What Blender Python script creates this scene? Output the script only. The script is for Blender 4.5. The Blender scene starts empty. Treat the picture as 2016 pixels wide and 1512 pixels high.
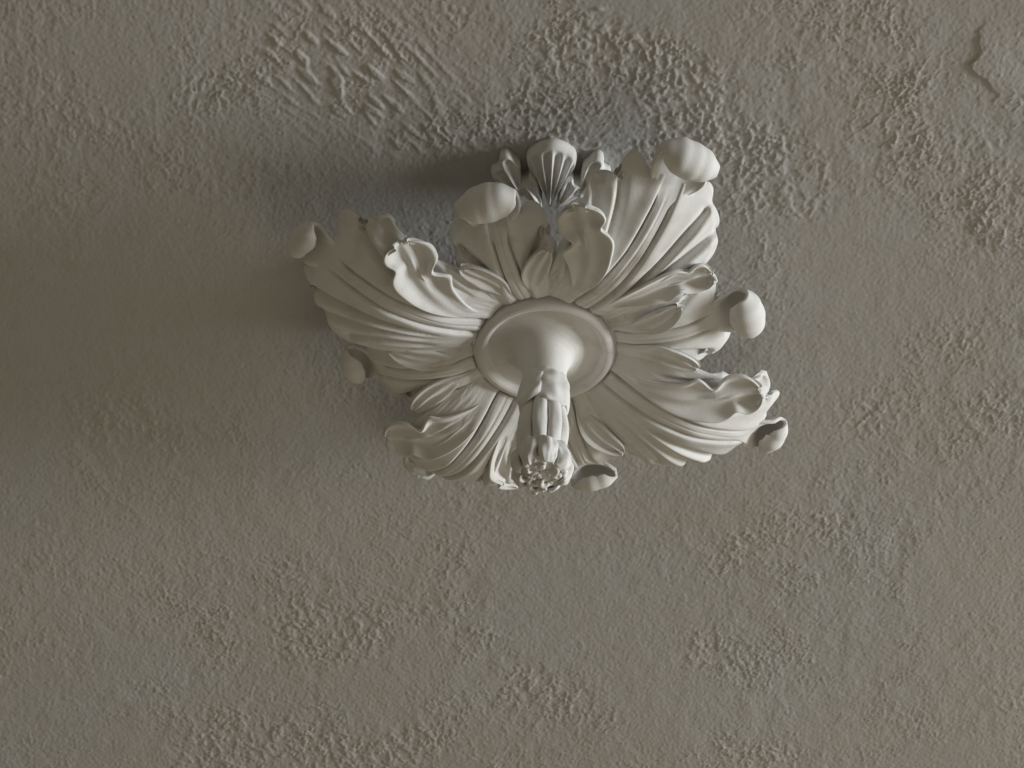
import bpy, math
import numpy as np

# ---------------------------------------------------------------- units
# 1 unit = 0.55 mm.  Local frame of the ceiling: x to the right, y towards the
# viewer's feet, d = depth hanging down from the ceiling plane.
S = 0.00055
HC = 5.1                      # ceiling height in metres
SC = bpy.context.scene
rng = np.random.RandomState(7)

def W(p):
    p = np.asarray(p, float)
    q = np.empty_like(p)
    q[..., 0] = p[..., 0] * S
    q[..., 1] = -p[..., 1] * S
    q[..., 2] = HC - p[..., 2] * S
    return q

# ---------------------------------------------------------------- camera
ELEV = math.radians(45.0)
DIST = 9000.0
AIM = np.array([-62.0, -256.0, 0.0])
cam_l = AIM + DIST * np.array([0.0, math.cos(ELEV), math.sin(ELEV)])
cam = bpy.data.cameras.new("camera")
cam_o = bpy.data.objects.new("camera", cam)
SC.collection.objects.link(cam_o)
cam_o.location = W(cam_l)
# camera foot lies at world -y, it looks towards +y and up
cam_o.rotation_euler = (math.pi / 2 + ELEV, 0.0, 0.0)
cam.sensor_width = 36.0
cam.angle = 2 * math.atan(1008.0 / DIST)
cam.clip_end = 100.0
SC.camera = cam_o

# ---------------------------------------------------------------- light
world = bpy.data.worlds.new("World")
SC.world = world
world.use_nodes = True
bg = world.node_tree.nodes["Background"]
bg.inputs["Color"].default_value = (0.30, 0.26, 0.188, 1)
bg.inputs["Strength"].default_value = 0.465

def area_lamp(name, loc_l, aim_l, sx, sy, watts, col):
    l = bpy.data.lights.new(name, 'AREA')
    l.shape = 'RECTANGLE'; l.size = sx; l.size_y = sy
    l.energy = watts; l.color = col
    o = bpy.data.objects.new(name, l)
    SC.collection.objects.link(o)
    from mathutils import Vector
    a = Vector(W(np.array(loc_l, float))); b = Vector(W(np.array(aim_l, float)))
    o.location = a
    o.rotation_euler = (b - a).to_track_quat('-Z', 'Y').to_euler()
    return o

def polar(az, el, dist):
    a, e = math.radians(az), math.radians(el)
    return (dist * math.cos(e) * math.cos(a), dist * math.cos(e) * math.sin(a), dist * math.sin(e))

area_lamp("room_bounce_light", polar(-32, 44, 6000), (0, 0, 120), 2.6, 2.6, 13.5, (1.0, 0.89, 0.71))  # unseen broad lamp, stands in for warm light bounced about the room
area_lamp("far_window_light", polar(8, 8.0, 14000), (0, 0, 120), 3.4, 1.4, 540.0, (0.95, 0.98, 1.0))

SC.view_settings.view_transform = 'Standard'
SC.view_settings.look = 'None'
SC.view_settings.exposure = 0.0
SC.view_settings.gamma = 1.0

# ---------------------------------------------------------------- helpers
def link(o, parent=None):
    SC.collection.objects.link(o)
    if parent is not None:
        o.parent = parent
        o.matrix_parent_inverse = parent.matrix_world.inverted()
    return o

def mesh_np(name, verts, quads, mat, parent=None, smooth=True, tris=None):
    me = bpy.data.meshes.new(name)
    nv = len(verts); nq = len(quads); nt = 0 if tris is None else len(tris)
    me.vertices.add(nv)
    me.vertices.foreach_set("co", W(verts).astype(np.float32).ravel())
    loops = np.asarray(quads, np.int32).ravel()
    starts = np.arange(nq, dtype=np.int32) * 4
    if nt:
        starts = np.concatenate([starts, nq * 4 + np.arange(nt, dtype=np.int32) * 3])
        loops = np.concatenate([loops, np.asarray(tris, np.int32).ravel()])
    me.loops.add(len(loops))
    me.loops.foreach_set("vertex_index", loops)
    me.polygons.add(nq + nt)
    me.polygons.foreach_set("loop_start", starts)
    me.update(calc_edges=True)
    me.validate()
    if smooth:
        me.polygons.foreach_set("use_smooth", np.ones(len(me.polygons), bool))
    me.materials.append(mat)
    o = bpy.data.objects.new(name, me)
    return link(o, parent)

def sstep(a, b, x):
    t = np.clip((x - a) / (b - a), 0, 1)
    return t * t * (3 - 2 * t)

def spline(xs, ys, x):
    """Catmull-Rom-like cubic Hermite interpolation."""
    xs = np.asarray(xs, float); ys = np.asarray(ys, float); x = np.asarray(x, float)
    m = np.gradient(ys, xs)
    i = np.clip(np.searchsorted(xs, x) - 1, 0, len(xs) - 2)
    h = xs[i + 1] - xs[i]; t = np.clip((x - xs[i]) / h, 0, 1)
    return ((2*t**3 - 3*t**2 + 1) * ys[i] + (t**3 - 2*t**2 + t) * h * m[i]
            + (-2*t**3 + 3*t**2) * ys[i + 1] + (t**3 - t**2) * h * m[i + 1])

def grid_normals(P):
    du = np.gradient(P, axis=0); dv = np.gradient(P, axis=1)
    n = np.cross(du, dv)
    n /= np.linalg.norm(n, axis=-1, keepdims=True) + 1e-9
    return n

def sheet(name, P, th, mat, parent, flip=False, round_edge=0.18, sink=None):
    """Closed plaster sheet: front grid P (room side), back offset by th, rounded rim."""
    n = grid_normals(P)
    if flip: n = -n
    nu, nv = P.shape[:2]
    front = P.reshape(-1, 3)
    t = np.full((nu, nv, 1), th, float)
    back = (P - n * t).reshape(-1, 3)
    if sink is not None:
        back = P.reshape(-1, 3).copy(); back[:, 2] = sink
    idx = np.arange(nu * nv).reshape(nu, nv)
    q = np.stack([idx[:-1, :-1], idx[1:, :-1], idx[1:, 1:], idx[:-1, 1:]], -1).reshape(-1, 4)
    if flip: q = q[:, ::-1]
    qb = (q + nu * nv)[:, ::-1]
    border = np.concatenate([idx[:-1, 0], idx[-1, :-1], idx[:0:-1, -1], idx[0, :0:-1]])
    inner = np.concatenate([idx[:-1, 1], idx[-2, :-1], idx[:0:-1, -2], idx[1, :0:-1]])
    out = front[border] - front[inner]
    out /= np.linalg.norm(out, axis=1, keepdims=True) + 1e-9
    nb = n.reshape(-1, 3)[border]
    for _ in range(2):
        out = (np.roll(out, 1, 0) + 2 * out + np.roll(out, -1, 0)) / 4
        nb = (np.roll(nb, 1, 0) + 2 * nb + np.roll(nb, -1, 0)) / 4
    mid1 = front[border] + out * th * round_edge * 0.8 - nb * th * 0.22
    mid2 = front[border] + out * th * round_edge - nb * th * 0.62
    if sink is not None:
        mid1 = front[border] + out * 2.0 - [0, 0, 2.5]; mid2 = front[border] + out * 2.6 - [0, 0, 7.0]
    base = 2 * nu * nv; m = len(border)
    k = np.arange(m); k2 = (k + 1) % m
    def strip(a, b):
        r = np.stack([a[k], b[k], b[k2], a[k2]], -1)
        return r[:, ::-1] if flip else r
    r1 = strip(border, base + k); r2 = strip(base + k, base + m + k)
    r3 = strip(base + m + k, border + nu * nv)
    verts = np.concatenate([front, back, mid1, mid2])
    quads = np.concatenate([q, qb, r1, r2, r3])
    return mesh_np(name, verts, quads, mat, parent)

def lathe(name, prof, mat, parent, seg=128, cx=0.0, cy=0.0, fn=None, tilt=(0, 0)):
    prof = np.asarray(prof, float)
    a = np.linspace(0, 2 * math.pi, seg, endpoint=False)
    R = prof[:, 0][:, None] * np.ones(seg)[None]; Z = prof[:, 1][:, None] * np.ones(seg)[None]
    if fn is not None: R, Z = fn(R, Z, a[None])
    P = np.stack([cx + R * np.cos(a) + tilt[0] * Z, cy + R * np.sin(a) + tilt[1] * Z, Z], -1)
    n = len(prof); idx = np.arange(n * seg).reshape(n, seg); nx = np.roll(idx, -1, axis=1)
    q = np.stack([idx[:-1], nx[:-1], nx[1:], idx[1:]], -1).reshape(-1, 4)
    return mesh_np(name, P.reshape(-1, 3), q, mat, parent)

def smooth_noise(shape, sig_u, sig_v, r):
    """Gaussian-filtered white noise, unit variance (FFT)."""
    f = np.fft.rfft2(r.standard_normal(shape))
    ku = np.fft.fftfreq(shape[0])[:, None]; kv = np.fft.rfftfreq(shape[1])[None]
    f *= np.exp(-2 * math.pi**2 * ((ku * sig_u)**2 + (kv * sig_v)**2))
    n = np.fft.irfft2(f, s=shape)
    return (n - n.mean()) / n.std()

def band_noise(shape, lam, r, bw=0.35, aniso=1.0, ang=0.0):
    """Band-passed noise of wavelength lam (samples); aniso stretches it along ang."""
    f = np.fft.rfft2(r.standard_normal(shape))
    ku = np.fft.fftfreq(shape[0])[:, None]; kv = np.fft.rfftfreq(shape[1])[None]
    c, s = math.cos(ang), math.sin(ang)
    ka = (kv * c + ku * s) * aniso; kb = -kv * s + ku * c
    k = np.sqrt(ka**2 + kb**2) * lam + 1e-9
    f *= np.exp(-(np.log(k) / bw)**2 / 2)
    n = np.fft.irfft2(f, s=shape)
    return (n - n.mean()) / n.std()

# ---------------------------------------------------------------- materials
def plaster(name, col, col2, bump=0.15, scale=260.0, dirt=(0.5, 0.47, 0.40), dirt_amt=0.25):
    m = bpy.data.materials.new(name); m.use_nodes = True
    nt = m.node_tree; N = nt.nodes; L = nt.links
    b = N["Principled BSDF"]
    b.inputs["Roughness"].default_value = 0.95
    b.inputs["Specular IOR Level"].default_value = 0.08
    tc = N.new("ShaderNodeTexCoord")
    n1 = N.new("ShaderNodeTexNoise"); n1.inputs["Scale"].default_value = 5.0
    n1.inputs["Detail"].default_value = 6.0; n1.inputs["Roughness"].default_value = 0.6
    L.new(tc.outputs["Object"], n1.inputs["Vector"])
    r1 = N.new("ShaderNodeValToRGB")
    r1.color_ramp.elements[0].position = 0.35; r1.color_ramp.elements[1].position = 0.65
    r1.color_ramp.elements[0].color = (*col, 1); r1.color_ramp.elements[1].color = (*col2, 1)
    L.new(n1.outputs["Fac"], r1.inputs["Fac"])
    n2 = N.new("ShaderNodeTexNoise"); n2.inputs["Scale"].default_value = 38.0
    n2.inputs["Detail"].default_value = 8.0; n2.inputs["Roughness"].default_value = 0.65
    L.new(tc.outputs["Object"], n2.inputs["Vector"])
    r2 = N.new("ShaderNodeMapRange")
    r2.inputs["From Min"].default_value = 0.52; r2.inputs["From Max"].default_value = 0.75
    r2.inputs["To Max"].default_value = dirt_amt
    L.new(n2.outputs["Fac"], r2.inputs["Value"])
    mx = N.new("ShaderNodeMix"); mx.data_type = 'RGBA'
    L.new(r2.outputs["Result"], mx.inputs["Factor"])
    L.new(r1.outputs["Color"], mx.inputs["A"]); mx.inputs["B"].default_value = (*dirt, 1)
    L.new(mx.outputs["Result"], b.inputs["Base Color"])
    n3 = N.new("ShaderNodeTexNoise"); n3.inputs["Scale"].default_value = scale
    n3.inputs["Detail"].default_value = 4.0
    L.new(tc.outputs["Object"], n3.inputs["Vector"])
    bp = N.new("ShaderNodeBump"); bp.inputs["Strength"].default_value = bump
    bp.inputs["Distance"].default_value = 0.001
    L.new(n3.outputs["Fac"], bp.inputs["Height"])
    L.new(bp.outputs["Normal"], b.inputs["Normal"])
    return m

M_CEIL = plaster("ceiling_paint", (0.528, 0.503, 0.472), (0.525, 0.526, 0.512), 0.14, 620.0, (0.475, 0.43, 0.375), 0.55)
M_CAST = plaster("white_plaster", (0.755, 0.75, 0.725), (0.79, 0.785, 0.765), 0.30, 700.0, (0.50, 0.465, 0.40), 0.5)

# ---------------------------------------------------------------- ceiling
def build_ceiling():
    st = 2.6
    x0, x1, y0, y1 = -1200.0, 1080.0, -1480.0, 960.0
    xs = np.arange(x0, x1, st); ys = np.arange(y0, y1, st)
    shp = (len(ys), len(xs))
    X, Y = np.meshgrid(xs, ys)
    # pixel-like coordinates of the photographed area, to say where the plaster is rough
    rel = np.stack([X - cam_l[0], Y - cam_l[1], 0 * X - cam_l[2]], -1)
    dep = -(rel[..., 1] * math.cos(ELEV) + rel[..., 2] * math.sin(ELEV))
    U = 1008 + DIST * rel[..., 0] / dep
    V = 756 - DIST * (rel[..., 1] * math.sin(ELEV) - rel[..., 2] * math.cos(ELEV)) / dep
    r = np.random.RandomState(11)
    def g(cu, cv, su, sv):
        return np.exp(-((U - cu) / su)**2 - ((V - cv) / sv)**2)
    patch = smooth_noise(shp, 45, 45, r)
    patch2 = smooth_noise(shp, 22, 22, r)
    rough = 0.55 + 0.32 * g(1300, 130, 420, 210) + 0.40 * g(1800, 150, 260, 220) + 0.25 * g(600, 120, 230, 150) \
        + 0.35 * g(1500, 290, 160, 120) + 0.4 * g(1950, 420, 120, 160) + 0.25 * g(850, 230, 150, 120)
    mask = 1.10 * rough * (0.36 + 0.64 * sstep(-0.9, 1.3, patch + 0.9 * patch2 + 1.0 * (rough - 0.55)))
    low = 1 - 0.75 * g(60, 620, 330, 260) - 0.45 * g(60, 1350, 200, 200) - 0.4 * g(1650, 480, 130, 160) - 0.35 * g(1150, 1150, 200, 120) - 0.6 * g(80, 130, 170, 130) - 0.5 * g(1600, 260, 90, 110)
    mask *= low
    H0 = 1.0 * smooth_noise(shp, 60, 60, r)
    H = H0.copy()
    H += 0.055 * band_noise(shp, 4.0, r, 0.4, 1.5, math.radians(90)) * (0.5 + 0.5 * low)
    for lam, amp in ((6, 0.035), (9, 0.04), (15, 0.045), (28, 0.05), (50, 0.08)):
        H += amp * band_noise(shp, lam, r, 0.6, 1.5, math.radians(90)) * (0.35 + mask)
    # curled ridges of brushed-out filler, in broken strokes of several sizes
    for lam, an, amp, gate in ((8, 1.7, 0.34, 7), (12, 2.2, 0.62, 9), (18, 2.6, 0.85, 11), (28, 2.4, 0.8, 14)):
        ang = math.radians(92 + r.uniform(-18, 18))
        a = band_noise(shp, lam, r, 0.7, an, ang) + 0.3 * band_noise(shp, lam * 0.5, r, 0.5)
        H += amp * np.exp(-(a / 0.17)**2) * mask * sstep(0.1, 1.4, smooth_noise(shp, gate, gate, r) + 0.35 * smooth_noise(shp, 40, 40, r))
    # flat flakes with crisp edges
    b = band_noise(shp, 22.0, r, 0.9, 1.7, math.radians(95)) + 0.35 * band_noise(shp, 8.0, r, 0.5)
    H += 0.40 * np.tanh(6.0 * (b - 0.5)) * mask * sstep(0.2, 1.4, smooth_noise(shp, 24, 24, r))
    # scattered nibs and pits
    H += 0.6 * sstep(2.6, 3.6, band_noise(shp, 7.0, r, 0.3)) * (0.3 + mask)
    # diagonal wiping strokes left of the top
    c = band_noise(shp, 9.0, r, 0.25, 4.0, math.radians(-52))
    H += 1.1 * sstep(0.2, 1.6, c) * (g(720, 150, 130, 110) + 0.7 * g(590, 90, 110, 90) + 0.35 * g(860, 260, 100, 80))
    # long hairline crease
    for (pu, pv, qu, qv, amp) in ((288, 160, 330, 320, 0.16), (640, 280, 690, 400, 0.10), (140, 890, 300, 1050, 0.12), (110, 230, 140, 330, 0.13)):
        L = math.hypot(qu - pu, qv - pv); ux, uy = (qu - pu) / L, (qv - pv) / L
        s = (U - pu) * ux + (V - pv) * uy; dd = -(U - pu) * uy + (V - pv) * ux + 6 * np.sin(s / 23.0)
        H += amp * np.exp(-(dd / 4.0)**2) * sstep(-10, 20, s) * sstep(L + 10, L - 20, s)
    # peeling paint edge at the right
    edge = spline([-60, 0, 60, 75, 95, 130, 140, 150, 165, 215, 260, 330], [1960, 1945, 1932, 1926, 1924, 1911, 1913, 1930, 1948, 1957, 1962, 1990], V) \
        + 3.5 * smooth_noise(shp, 3, 3, r)
    H += 1.4 * sstep(-2.0, 2.5, U - edge) * sstep(30, 90, V) * sstep(215, 150, V) * sstep(150, 10, U - edge)
    # small loose crumb
    H += 1.5 * g(1178, 17, 9, 4)
    # crumbs of filler around the top ornament
    cr = band_noise(shp, 7.0, r, 0.3)
    H += 1.3 * sstep(0.4, 1.8, cr) * (g(1090, 268, 60, 22) + 0.8 * g(1160, 290, 40, 18) + 0.35 * g(1250, 290, 70, 25))
    # fade towards the rim of the dense sheet
    H = 1.0 * H0 + 2.2 * (H - H0)
    fade = sstep(x0, x0 + 50, X) * sstep(x1, x1 - 50, X) * sstep(y0, y0 + 50, Y) * sstep(y1, y1 - 50, Y)
    H *= fade
    # outer coarse rings
    ex = np.array([200, 700, 1800, 4500, 9000.0])
    xs2 = np.concatenate([x0 - ex[::-1], xs, xs[-1] + ex]); ys2 = np.concatenate([y0 - ex[::-1], ys, ys[-1] + ex])
    Z = np.zeros((len(ys2), len(xs2))); Z[5:-5, 5:-5] = H
    X2, Y2 = np.meshgrid(xs2, ys2)
    V3 = np.stack([X2, Y2, Z], -1).reshape(-1, 3)
    nu, nv = Z.shape
    idx = np.arange(nu * nv).reshape(nu, nv)
    q = np.stack([idx[:-1, :-1], idx[:-1, 1:], idx[1:, 1:], idx[1:, :-1]], -1).reshape(-1, 4)
    o = mesh_np("ceiling", V3, q, M_CEIL)
    o["kind"] = "structure"
    o["label"] = "rough grey white painted plaster ceiling"
    return o

build_ceiling()

# ---------------------------------------------------------------- ornament
root = bpy.data.objects.new("ceiling_rosette", None)
root.location = (0, 0, HC)
SC.collection.objects.link(root)
bpy.context.view_layer.update()
root["label"] = "white plaster ceiling rosette of curling acanthus leaves with hanging pendant"
root["category"] = "rosette"

class Profile:
    """Leaf centre line in the (r, depth) plane: spline body and a rolled tip."""
    def __init__(self, pts, roll_r, roll_ang, roll_grow=0.0):
        pts = np.asarray(pts, float)
        tt = np.linspace(0, 1, len(pts)); fine = np.linspace(0, 1, 400)
        r = spline(tt, pts[:, 0], fine); z = spline(tt, pts[:, 1], fine)
        d0 = math.atan2(z[-1] - z[-4], r[-1] - r[-4])
        cr, cz, ang = r[-1], z[-1], d0
        self.a_body = np.sum(np.hypot(np.diff(r), np.diff(z)))
        self.r_of = (r.copy(), np.concatenate([[0], np.cumsum(np.hypot(np.diff(r), np.diff(z)))]))
        step = math.radians(3)
        R = roll_r; out_r, out_z = [], []
        n = int(roll_ang / 3)
        for i in range(n):
            rr = R * (1 - roll_grow * i / n)
            ang += step
            cr += math.cos(ang) * rr * step; cz += math.sin(ang) * rr * step
            out_r.append(cr); out_z.append(cz)
        r = np.concatenate([r, out_r]); z = np.concatenate([z, out_z])
        self.s = np.concatenate([[0], np.cumsum(np.hypot(np.diff(r), np.diff(z)))])
        self.r, self.z = r, z
        self.total = self.s[-1]
        tr = np.gradient(r, self.s); tz = np.gradient(z, self.s)
        k = np.ones(7) / 7
        tr = np.convolve(np.pad(tr, 3, 'edge'), k, 'valid'); tz = np.convolve(np.pad(tz, 3, 'edge'), k, 'valid')
        l = np.hypot(tr, tz); self.tr, self.tz = tr / l, tz / l
    def a(self, radius):
        return float(np.interp(radius, self.r_of[0], self.r_of[1]))
    def at(self, a):
        r = np.interp(a, self.s, self.r); z = np.interp(a, self.s, self.z)
        tr = np.interp(a, self.s, self.tr); tz = np.interp(a, self.s, self.tz)
        # room-side normal: rotate tangent (tr,tz) so that outward travel has normal +z
        return r, z, -tz, tr

def polydist(A, Wd, pts):
    """Distance to a smooth curve through pts, signed (+ = away from the midrib), and position along it."""
    pts = np.asarray(pts, float)
    tt = np.linspace(0, 1, len(pts)); f = np.linspace(0, 1, 60)
    ca = spline(tt, pts[:, 0], f); cw = spline(tt, pts[:, 1], f)
    best = np.full(A.shape, 1e9); u = np.zeros(A.shape); sg = np.ones(A.shape)
    da = np.gradient(ca); dw = np.gradient(cw)
    for i in range(60):
        ea = A - ca[i]; ew = Wd - cw[i]
        d = np.hypot(ea, ew)
        m = d < best
        best[m] = d[m]; u[m] = f[i]
        sg[m] = np.sign(ew[m] * da[i] - ea[m] * dw[i])
    return best, u, sg

def leaf(az, prof, outl, grooves, base_w, knob_w, knob_R, neck_w, name, seed, n0,
         th=11.0, drop=30.0, groove=18.0, mid_w=13.0, outl2=None, edge=5.0, cup=0.0, knob_crease=0.35):
    """Leaf blade: outl is the margin (radius, w) from the knob's neck round the lobes to the base, on both
    sides (outl2 on the w > 0 side if given); grooves: (points, depth, width, lip)."""
    r = np.random.RandomState(seed)
    T = 104
    t = np.linspace(0, 1, T) ** 0.9
    a_n = prof.a(n0[0])
    cols = {}
    for sgn in (-1, 1):
        ol = np.asarray(outl2 if (sgn > 0 and outl2) else outl, float)
        ol = np.vstack([[n0], ol])
        la = np.array([prof.a(x) for x in ol[:, 0]]); lw = ol[:, 1]
        cum = np.concatenate([[0], np.cumsum(np.hypot(np.diff(la), np.diff(lw)))]); cum /= cum[-1]
        f = np.linspace(0, 1, 84)
        Ea = np.interp(f, cum, la); Ew = np.interp(f, cum, lw)
        k = np.array([1, 2, 2, 1.0]); k = np.array([1, 2, 3, 2, 1.0]) / 9
        for _ in range(1):
            Ea[2:-2] = np.convolve(Ea, k, 'valid'); Ew[2:-2] = np.convolve(Ew, k, 'valid')
        cc = []
        for i in range(84):
            bw = neck_w + (base_w - neck_w) * f[i]
            Ca = Ea[i] * (0.62 - 0.10 * f[i]); Cw = bw + (Ew[i] - bw) * (0.26 + 0.2 * f[i])
            a = 2 * (1 - t) * t * Ca + t * t * Ea[i]
            w = (1 - t)**2 * bw + 2 * (1 - t) * t * Cw + t * t * Ew[i]
            cc.append((a, w * sgn))
        cols[sgn] = cc
    lane = []
    for q in np.linspace(-1, 1, 41):
        a = a_n * t
        wid = neck_w * (1 - t) ** 1.5 + (1 - (1 - t) ** 1.5) * n0[1]
        lane.append((a, q * wid))
    # relax the side grids so that the streams never cross
    for sgn, le in ((-1, lane[0]), (1, lane[-1])):
        cc = cols[sgn]; cc[0] = le
        for comp in (0, 1):
            G = np.stack([c[comp] for c in cc])
            for _ in range(500):
                G[1:-1, 1:-1] = 0.25 * (G[:-2, 1:-1] + G[2:, 1:-1] + G[1:-1, :-2] + G[1:-1, 2:])
            for i in range(len(cc)):
                c = list(cc[i]); c[comp] = G[i]; cc[i] = tuple(c)
    allc = cols[-1][:0:-1] + lane + cols[1][1:]
    A = np.stack([c[0] for c in allc]); Wd = np.stack([c[1] for c in allc])
    NC = len(allc); lo = len(cols[-1]) - 1; hi = lo + len(lane)
    isl = np.zeros((NC, 1)); isl[lo:hi] = 1.0
    aw = np.abs(Wd)
    kn = 0.0
    mw = mid_w * (1.25 - 0.5 * A / prof.total)
    d = aw - mw
    tA = sstep(0.0, 25.0, A)
    along = 0.75 + 0.25 * np.sin(A / 37.0 + seed)
    H = -groove * np.where(d < 0, 1.0, np.exp(-(d / 5.0) ** 2)) * (0.3 + 0.7 * tA) * along
    H += 5.0 * np.exp(-((d - 10) / 18.0) ** 2) * (d > 0)
    H -= drop * (aw / 160.0) ** 2
    H += (1 - kn) * cup * sstep(40, 140, aw)
    for (pts, depth, width, lip) in grooves:
        p = [(prof.a(x), y) for x, y in pts]
        for sgn in (-1, 1):
            sel = (np.sign(Wd) == sgn) | (Wd == 0)
            dist, u, sg = polydist(A, aw, p)
            fade = sstep(0.0, 0.35, u) * (1 - kn) * sel
            wd = width * (0.55 + 0.45 * u)
            jd = depth * (1 + 0.25 * r.uniform(-1, 1))
            H -= jd * fade * np.exp(-(dist / np.where(sg > 0, wd, wd * 1.6)) ** 2)
            H += lip * fade * np.exp(-((dist - 2.6 * wd) / (1.3 * wd)) ** 2) * (sg > 0) * sstep(1.0, 0.8, u)
    # pillowed margin
    ed = 1 - isl
    H -= ed * edge * sstep(0.955, 1.0, t)[None]
    H += smooth_noise((NC, T), 14, 16, r) * 1.0 * sstep(0.1, 0.4, t)[None]
    H += smooth_noise((NC, T), 3, 4, r) * 0.22
    R, Z, nr, nz = prof.at(A)
    Rr = (R + nr * H) - ((1 - t) ** 2)[None] * Wd ** 2 / 276.0; Zz = Z + nz * H
    az = math.radians(az)
    P = np.stack([Rr * math.cos(az) - Wd * math.sin(az), Rr * math.sin(az) + Wd * math.cos(az), Zz], -1)
    n = grid_normals(P)
    flip = np.mean(n[NC // 3: 2 * NC // 3, 10:40, 2]) < 0
    blade = sheet(name, P, th, M_CAST, root, flip=flip)
    # midrib running out into the rolled tip
    n_r = 150
    a1 = np.linspace(2.0, prof.total, n_r); q = np.linspace(-1, 1, 45)[:, None]
    k = sstep(a_n - 60, a_n + 12, a1)
    mw = mid_w * (1.25 - 0.5 * a1 / prof.total)
    e = np.clip((a1 - (prof.total - 46)) / 46.0, 0, 1)
    kw = knob_w * (0.30 + 0.70 * np.sqrt(1 - e ** 2.6))
    kw = kw * (1 + 0.02 * np.sin((a1 - a_n) / 13.0) * sstep(a_n + 20, a_n + 60, a1))
    half = (mw + 3.0) * (1 - k) + kw * k
    A1 = np.tile(a1[None], (45, 1))
    W1 = q * half[None] * (1 + 0.03 * np.sin(a1 / 29.0 + seed) * (1 - k))[None]
    u = np.abs(q) + 0 * A1
    Hb = 4.5 * (1 - (u * 1.1) ** 2) - groove * 0.9 * sstep(0.72, 1.0, u) - 1.2 * np.exp(-(u / 0.16) ** 2)
    ww = np.clip(np.abs(W1) / knob_R, 0, 0.965)
    Hk = 0.42 * knob_w * (np.abs(W1) / knob_w) ** 2.3 + knob_crease * np.exp(-(W1 / 6.0) ** 2) - 0.7 * np.cos(W1 / 4.3 + 0.7) * sstep(a_n, a_n + 60, a1)[None]
    Hs = Hb * (1 - k)[None] + Hk * k[None] + smooth_noise((45, n_r), 7, 9, r) * 0.8
    R1, Z1, nr1, nz1 = prof.at(A1)
    Rr = R1 + nr1 * Hs; Zz = Z1 + nz1 * Hs
    P1 = np.stack([Rr * math.cos(az) - W1 * math.sin(az), Rr * math.sin(az) + W1 * math.cos(az), Zz], -1)
    n = grid_normals(P1)
    sheet("midrib_curl", P1, 7.0, M_CAST, blade, flip=np.mean(n[:, 10:40, 2]) < 0)
    return blade

def flap(az, prof, pts, hw, h, drop, parent, seed, teeth=((0.62, 1, 0.45), (0.72, -1, 0.28)), th=8.0, scoop=0.22, roll=7.5, twist=0.0, hpow=1.7, side=1, tip0=0.72):
    """Lobe standing clear of the blade: pts = centre line (radius, w); hw = greatest half width; h = rise of the tip."""
    r = np.random.RandomState(seed)
    pts = np.asarray(pts, float)
    T, Q = 80, 51
    t = np.linspace(0, 1, T); tt = np.linspace(0, 1, len(pts))
    ca = np.array([prof.a(x) for x in spline(tt, pts[:, 0], t)]); cw = spline(tt, pts[:, 1], t)
    da = np.gradient(ca); dw = np.gradient(cw); L = np.hypot(da, dw); da /= L; dw /= L
    q = np.linspace(-1, 1, Q)
    # half width along the lobe, waisted where the teeth part
    wid = hw * (0.16 + 0.84 * sstep(0.0, 0.62, t)) * np.sqrt(np.clip(1 - (np.clip(t - tip0, 0, 1) / (1.01 - tip0)) ** 2.4, 0.0, 1))
    wid = np.maximum(wid, 1.2)
    W2 = np.tile(wid[None], (Q, 1))
    for (tp, sd, dp) in teeth:
        notch = np.exp(-((t - tp) / 0.05) ** 2) * dp
        bulge = np.exp(-((t - tp + 0.11) / 0.06) ** 2) * dp * 0.35
        m = (q * sd > 0)[:, None]
        W2 = np.where(m, W2 * (1 - notch[None] + bulge[None]), W2)
    off = q[:, None] * W2
    A = ca[None] - dw[None] * off; Wd = cw[None] + da[None] * off
    rise = h * t ** hpow
    H = rise[None] + 1.5
    H = H - scoop * W2 * (1 - q[:, None] ** 2) * sstep(0.1, 0.6, t)[None]
    H += roll * sstep(0.55, 1.0, np.abs(q))[:, None] * sstep(0.05, 0.5, t)[None] * np.where(q > 0, 1.0, 0.45)[:, None]
    H += twist * q[:, None] * sstep(0.15, 0.9, t)[None]
    # flutes running up the lobe
    H += 0.085 * hw * np.cos(q * math.pi * 2.5 + 0.5)[:, None] * sstep(0.2, 0.7, t)[None] * (1 - 0.5 * sstep(.85, 1, t))[None]
    H -= 4.0 * sstep(0.93, 1.0, np.abs(q))[:, None]
    H += smooth_noise((Q, T), 7, 9, r) * 0.9
    H -= drop * (np.abs(Wd) / 160.0) ** 2
    R, Z, nr, nz = prof.at(A)
    Wd = Wd * side
    Rr = R + nr * H - np.exp(-A / 30.0) * Wd ** 2 / 270.0; Zz = Z + nz * H
    az = math.radians(az)
    P = np.stack([Rr * math.cos(az) - Wd * math.sin(az), Rr * math.sin(az) + Wd * math.cos(az), Zz], -1)
    n = grid_normals(P)
    flip = np.mean(n[:, 5:40, 2]) < 0
    return sheet("lobe", P, th, M_CAST, parent, flip=flip)

PB = Profile([(138, 166), (190, 190), (251, 207), (310, 211), (354, 206), (420, 182), (465, 152), (496, 118)], 44, 300, 0.5)
PBT = Profile([(138, 166), (190, 190), (251, 207), (310, 211), (354, 206), (420, 182), (465, 152), (496, 118)], 26, 290, 0.45)
PBF = Profile([(138, 166), (180, 190), (235, 207), (290, 211), (335, 202), (390, 170), (428, 126), (448, 80)], 22, 215, 0.35)
PSM = Profile([(138, 160), (180, 176), (230, 184), (280, 181), (325, 162), (358, 134)], 42, 300, 0.5)
PSB = Profile([(138, 160), (180, 176), (230, 184), (280, 181), (325, 162), (358, 134)], 26, 285, 0.45)
PSL = Profile([(138, 160), (180, 172), (230, 172), (280, 160), (325, 132), (352, 98)], 27, 290, 0.45)

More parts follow.
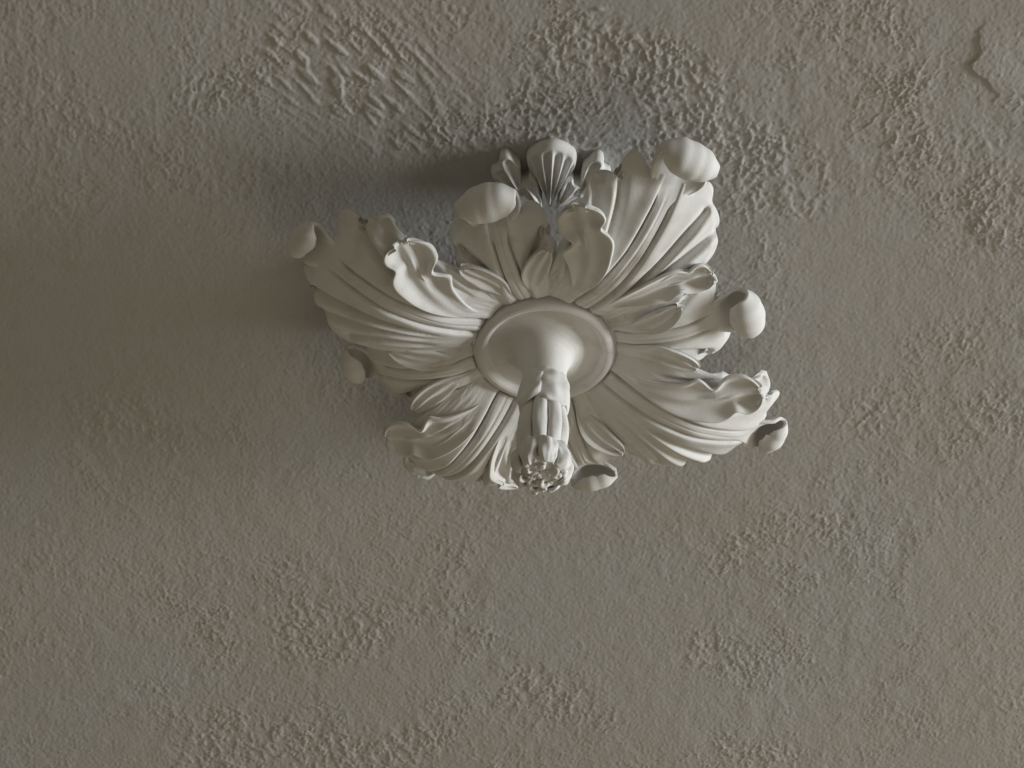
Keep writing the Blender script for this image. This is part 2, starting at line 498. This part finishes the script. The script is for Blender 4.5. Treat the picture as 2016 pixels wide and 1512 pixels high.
# margins (radius, w) from the neck of the knob to the base
BIG_M = [(484, 56), (497, 76), (494, 92), (476, 100), (450, 92), (456, 112), (450, 130), (428, 138), (395, 136), (350, 130), (300, 126), (250, 120), (205, 108), (172, 96)]
WIDE_M = [(484, 56), (496, 74), (490, 90), (472, 94), (468, 106), (456, 124), (440, 132), (426, 132), (412, 146), (385, 152), (345, 146), (300, 132), (250, 122), (205, 108), (172, 96)]
LOW_M = [(484, 56), (492, 76), (480, 90), (458, 92), (452, 116), (436, 132), (412, 130), (402, 152), (374, 168), (338, 164), (318, 150), (290, 152), (255, 134), (210, 110), (172, 96)]
FAR_M = [(446, 56), (458, 76), (452, 92), (434, 100), (410, 92), (414, 112), (408, 130), (386, 140), (346, 138), (310, 130), (270, 122), (230, 114), (200, 106), (172, 96)]
SM_M = [(350, 54), (356, 70), (350, 84), (330, 94), (308, 92), (300, 78), (288, 92), (268, 98), (245, 92), (215, 82), (190, 72), (168, 62)]
BIG_G = [([(205, 36), (305, 52), (390, 70), (456, 92)], 17, 6.0, 5), ([(215, 52), (290, 70), (360, 96), (430, 132)], 13, 6.5, 4), ([(190, 70), (250, 88), (315, 116), (352, 140)], 9, 6.5, 3)]
FAR_G = [([(200, 36), (285, 52), (355, 72), (412, 92)], 17, 6.0, 5), ([(210, 52), (265, 70), (325, 96), (388, 132)], 13, 6.5, 4)]
SM_G = [([(185, 32), (250, 48), (305, 80)], 14, 5.5, 4)]
FLAP_B = [(150, 30), (215, 42), (290, 74), (352, 124), (384, 152)]
FLAP_F = [(150, 30), (200, 42), (262, 74), (316, 122), (344, 150)]
FLAP_C = [(150, 22), (190, 30), (235, 50), (275, 84)]

def big_leaf(az, prof, m, m2, g, seed, n0, flaps, kw, drop=38):
    o = leaf(az, prof, m, g, 68, kw, 65, 30, "acanthus_leaf", seed, n0, drop=drop, groove=25, outl2=m2)
    for i, (sd, pts, hw, h, tw) in enumerate(flaps):
        flap(az, prof, pts, hw, h, drop, o, seed * 7 + i, side=sd, twist=tw)
    return o
big_leaf(60.5, PB, WIDE_M, BIG_M, BIG_G, 100, (478, 46), [(1, FLAP_B, 46, 50, -6), (-1, [(150, 34), (210, 50), (275, 86), (330, 136), (352, 160)], 38, 26, 4)], 53)
big_leaf(150.5, PBT, BIG_M, LOW_M, BIG_G, 101, (478, 46), [(-1, FLAP_B, 46, 52, -6)], 40)
big_leaf(-121.0, PBF, FAR_M, FAR_M, FAR_G, 102, (436, 46), [(1, FLAP_F, 38, 6, -4), (-1, FLAP_F, 44, 24, -4)], 34)
big_leaf(-31.0, PBT, LOW_M, BIG_M, BIG_G, 103, (478, 46), [(1, FLAP_B, 46, 46, -4)], 42)
for i, (az, pr, kw) in enumerate(((106.0, PSM, 53), (194.5, PSL, 42), (-75.0, PSB, 43), (13.5, PSM, 47))):
    o = leaf(az, pr, SM_M, SM_G, 50, kw, 63, 26, "small_leaf", 200 + i, (346, 40), drop=30, groove=16, mid_w=12)
    for sd in (-1, 1):
        flap(az, pr, FLAP_C, 26, 24, 30, o, 900 + i * 3 + sd, side=sd, teeth=(), roll=1.5, scoop=0.16, tip0=0.5)

# core of plaster behind the leaves
lathe("core", [(0.1, -2), (72, -2), (64, 20), (60, 60), (62, 100), (80, 125), (112, 140), (0.1, 150)][::-1], M_CAST, root, 96)

# central boss: beaded rim and bell flowing into the pendant neck
TILT = (-0.028, 0.0)
def bell():
    p = [(118, 120), (126, 138), (131, 150), (134, 160), (134, 167), (131, 173), (126, 177), (120, 178), (115, 176), (111.5, 171.5),
         (109.5, 165), (107, 163.5), (101, 164), (93, 165.5), (84, 167.5), (75, 170.5), (66.5, 175), (58.5, 181.5), (52, 190.5), (47, 202), (43.5, 217), (41.5, 236), (40, 262), (0.1, 262)]
    t = np.linspace(0, 1, len(p)); f = np.linspace(0, 1, 84)
    p = np.array(p, float)
    return np.stack([np.interp(f, t, p[:, 0]), np.interp(f, t, p[:, 1])], -1)
def uneven(R, Z, a):
    nz = smooth_noise(R.shape, 6, 6, np.random.RandomState(3))
    return R + 0.35 * nz, Z + 0.35 * smooth_noise(R.shape, 9, 14, np.random.RandomState(4))
lathe("boss", bell(), M_CAST, root, 160, fn=uneven)

# pendant
pend = lathe("pendant", [(38, 235), (39, 246), (38.5, 262), (37, 300), (35, 420), (44, 450), (46, 470), (42, 488), (28, 496), (0.1, 499)], M_CAST, root, 64, tilt=TILT, cx=6)

def petal(name, ang, prof_pts, half_w, th, parent, rib=1.5, tipround=2.2, curlw=0.25, nu=15, nt=26, wfun=None, lump=0.0, seed=0):
    """Small plaster leaf hugging the pendant axis."""
    pts = np.asarray(prof_pts, float)
    tt = np.linspace(0, 1, len(pts)); t = np.linspace(0, 1, nt)
    r = spline(tt, pts[:, 0], t); z = spline(tt, pts[:, 1], t)
    u = np.linspace(-1, 1, nu)
    P = np.zeros((nu, nt, 3))
    for i, q in enumerate(u):
        ext = 1 - 0.22 * abs(q) ** tipround
        ti = t * ext
        ri = np.interp(ti, t, r); zi = np.interp(ti, t, z)
        wv = half_w * (wfun(ti) if wfun else 1.0) * q
        th_ = ang + wv / np.maximum(ri, 12)
        rr = ri - curlw * half_w * (1 - math.sqrt(max(0.0, 1 - 0.96 * q * q))) + rib * np.exp(-(q / 0.18) ** 2)
        P[i, :, 0] = 6 + rr * np.cos(th_) + TILT[0] * zi
        P[i, :, 1] = rr * np.sin(th_) + TILT[1] * zi
        P[i, :, 2] = zi
    if lump:
        n = grid_normals(P); P += n * smooth_noise((nu, nt), 2.0, 3.0, np.random.RandomState(seed))[..., None] * lump
    n = grid_normals(P)
    c = P.mean(axis=(0, 1)); axis = np.array([6 + TILT[0] * c[2], 0, 0])
    out = P - np.array([6, 0, 0]); out[..., 2] = 0
    flip = np.mean(np.sum(n * out, -1)) < 0
    return sheet(name, P, th, M_CAST, parent, flip=flip)

for k in range(4):      # overlapping collar leaves
    petal("collar_leaf", math.radians(90 * k + 62), [(39, 248), (43, 257), (47.5, 276), (48.5, 300), (47, 322), (45, 338)], 42, 8, pend,
          rib=2.2, curlw=0.05, tipround=2.4, wfun=lambda t: 0.85 + 0.3 * np.sin(math.pi * np.clip(t * 0.9 + .05, 0, 1)), lump=2.2, seed=k, nu=21, nt=32)
for k in range(8):      # long pods
    petal("pod", math.radians(45 * k + 98), [(40, 312), (44, 335), (48, 365), (49, 395), (46, 425), (42, 448)], 18.5, 11, pend,
          rib=0.0, curlw=0.75, wfun=lambda t: 0.85 + 0.2 * np.sin(math.pi * t), lump=0.6, seed=20 + k, nu=17)
for k in range(8):      # flower head, petals curling in
    petal("petal", math.radians(45 * k + 75), [(43, 434), (50, 442), (56, 456), (58, 474), (54, 489), (46, 498), (39, 499)], 21, 8, pend,
          rib=1.5, curlw=0.42, tipround=2.0, wfun=lambda t: 0.85 + 0.25 * np.sin(math.pi * t) - 0.35 * t**3, lump=1.8, seed=40 + k, nu=21, nt=32)

def blob(name, c, rad, parent, seed, squash=(1, 1, 1), amp=0.12):
    r = np.random.RandomState(seed)
    nu, nv = 20, 12
    a = np.linspace(0, 2 * math.pi, nu, endpoint=False); b = np.linspace(0.02, math.pi - 0.02, nv)
    Aa, Bb = np.meshgrid(a, b)
    rr = rad * (1 + amp * np.sin(2 * Aa + r.rand() * 6) * np.sin(Bb) + amp * np.cos(3 * Bb + r.rand() * 6))
    P = np.stack([c[0] + rr * np.cos(Aa) * np.sin(Bb) * squash[0], c[1] + rr * np.sin(Aa) * np.sin(Bb) * squash[1], c[2] + rr * np.cos(Bb) * squash[2]], -1)
    idx = np.arange(nu * nv).reshape(nv, nu); nx = np.roll(idx, -1, axis=1)
    q = np.stack([idx[:-1], idx[1:], nx[1:], nx[:-1]], -1).reshape(-1, 4)
    return mesh_np(name, P.reshape(-1, 3), q, M_CAST, parent)

def curl(name, c, R, rad, a0, sweep, parent, tilt_a, tilt):
    """Small curled tendril: an arc of tube, closed at both ends."""
    n, m = 18, 10
    ph = a0 + np.linspace(0, sweep, n); v = np.linspace(0, 2 * math.pi, m, endpoint=False)
    prof = rad * np.sqrt(np.clip(1 - np.linspace(-1, 1, n) ** 6, 0.0, 1)) + 0.15
    rr = R + prof[:, None] * np.cos(v)[None]
    x = rr * np.cos(ph)[:, None]; y = rr * np.sin(ph)[:, None]; z = prof[:, None] * np.sin(v)[None]
    z = z + tilt * (x * math.cos(tilt_a) + y * math.sin(tilt_a))
    P = np.stack([c[0] + x, c[1] + y, c[2] + z], -1)
    idx = np.arange(n * m).reshape(n, m); nx = np.roll(idx, -1, axis=1)
    q = np.stack([idx[:-1], idx[1:], nx[1:], nx[:-1]], -1).reshape(-1, 4)
    return mesh_np(name, P.reshape(-1, 3), q, M_CAST, parent)

rs = np.random.RandomState(5)
pcx = 6 + TILT[0] * 490
for k in range(15):
    a = k * 2.39996 + 0.4; rad = 38 * math.sqrt((k + 0.4) / 15)
    curl("tendril", (pcx + rad * math.cos(a), rad * math.sin(a), 492 + 9 * math.cos(rad / 26.0) + rs.uniform(-3, 3)),
         rs.uniform(6.0, 9.5), rs.uniform(3.6, 5.0), rs.uniform(0, 6.28), rs.uniform(3.2, 4.8), pend, rs.uniform(0, 6.28), rs.uniform(0.1, 0.6))
for k in range(12):
    a = k * 2.39996 + 2.1; rad = 40 * math.sqrt((k + 0.5) / 12)
    blob("seed", (pcx + rad * math.cos(a), rad * math.sin(a), 492 + 8 * math.cos(rad / 26.0) + rs.uniform(-3, 3)), rs.uniform(4.5, 7.5), pend, k, amp=0.2)

# filler leaves lying on the ceiling between the big and the small leaves
def fan(name, parent, az, base, outline, h_base, h_out, ribs, rib_h, dome, seed=0, rim=4.0):
    """Small fan-shaped relief leaf: streams from a base point (rho, w) to an outline [(rho, w), ...]."""
    r = np.random.RandomState(seed)
    ol = np.asarray(outline, float)
    f = np.linspace(0, 1, 81); tt = np.linspace(0, 1, len(ol))
    er = spline(tt, ol[:, 0], f); ew = spline(tt, ol[:, 1], f)
    k = np.ones(9) / 9
    for _ in range(2):
        er = np.convolve(np.pad(er, 4, 'edge'), k, 'valid'); ew = np.convolve(np.pad(ew, 4, 'edge'), k, 'valid')
    t = np.linspace(0.06, 1, 44)
    rho = base[0] + (er - base[0])[:, None] * t[None]; w = base[1] + (ew - base[1])[:, None] * t[None] ** 1.15
    h = h_base + (h_out - h_base) * t[None] + 0 * rho
    q = f * 2 - 1
    h += dome * np.sin(math.pi * t)[None] * (1 - 0.4 * q[:, None] ** 2)
    th_ = np.degrees(np.arctan2(ew - base[1], er - base[0])); th_ = th_ - th_[len(th_) // 2]
    rib = np.abs(np.cos(math.pi * th_ / ribs)) ** 4
    inside = sstep(0.15, 0.35, t)[None] * sstep(0.97, 0.78, t)[None]
    h -= rib_h * (1 - rib[:, None]) * inside
    h -= rim * sstep(0.95, 1.0, t)[None]
    h += smooth_noise(rho.shape, 4, 4, r) * 0.7
    a = math.radians(az)
    P = np.stack([rho * math.cos(a) - w * math.sin(a), rho * math.sin(a) + w * math.cos(a), h], -1)
    n = grid_normals(P)
    return sheet(name, P, 10, M_CAST, parent, flip=np.mean(n[..., 2]) < 0, sink=-2.0)

def filler(az, seed):
    o = fan("filler_leaf", root, az, (258, 0), [(292, -14), (318, -32), (342, -46), (362, -48), (378, -36), (390, -18), (397, 0), (390, 18), (378, 36), (362, 48), (342, 46), (318, 32), (292, 14)], 46, 22, 10.5, 12, 14, seed=seed)
    for sg in (-1, 1):
        fan("side_lobe", o, az, (262, sg * 14), [(274, sg * 46), (290, sg * 58), (308, sg * 58), (312, sg * 44), (324, sg * 40), (318, sg * 28)], 48, 38, 24.0, 9, 8, seed=seed + 3 + sg)
        fan("side_lobe", o, az, (280, sg * 52), [(285, sg * 84), (305, sg * 108), (328, sg * 112), (336, sg * 96), (360, sg * 98), (368, sg * 82), (352, sg * 70), (342, sg * 58)], 40, 24, 22.0, 12, 8, seed=seed + 6 + sg)
for i in range(3):
    filler(88 + 90 * i, 300 + i * 20)
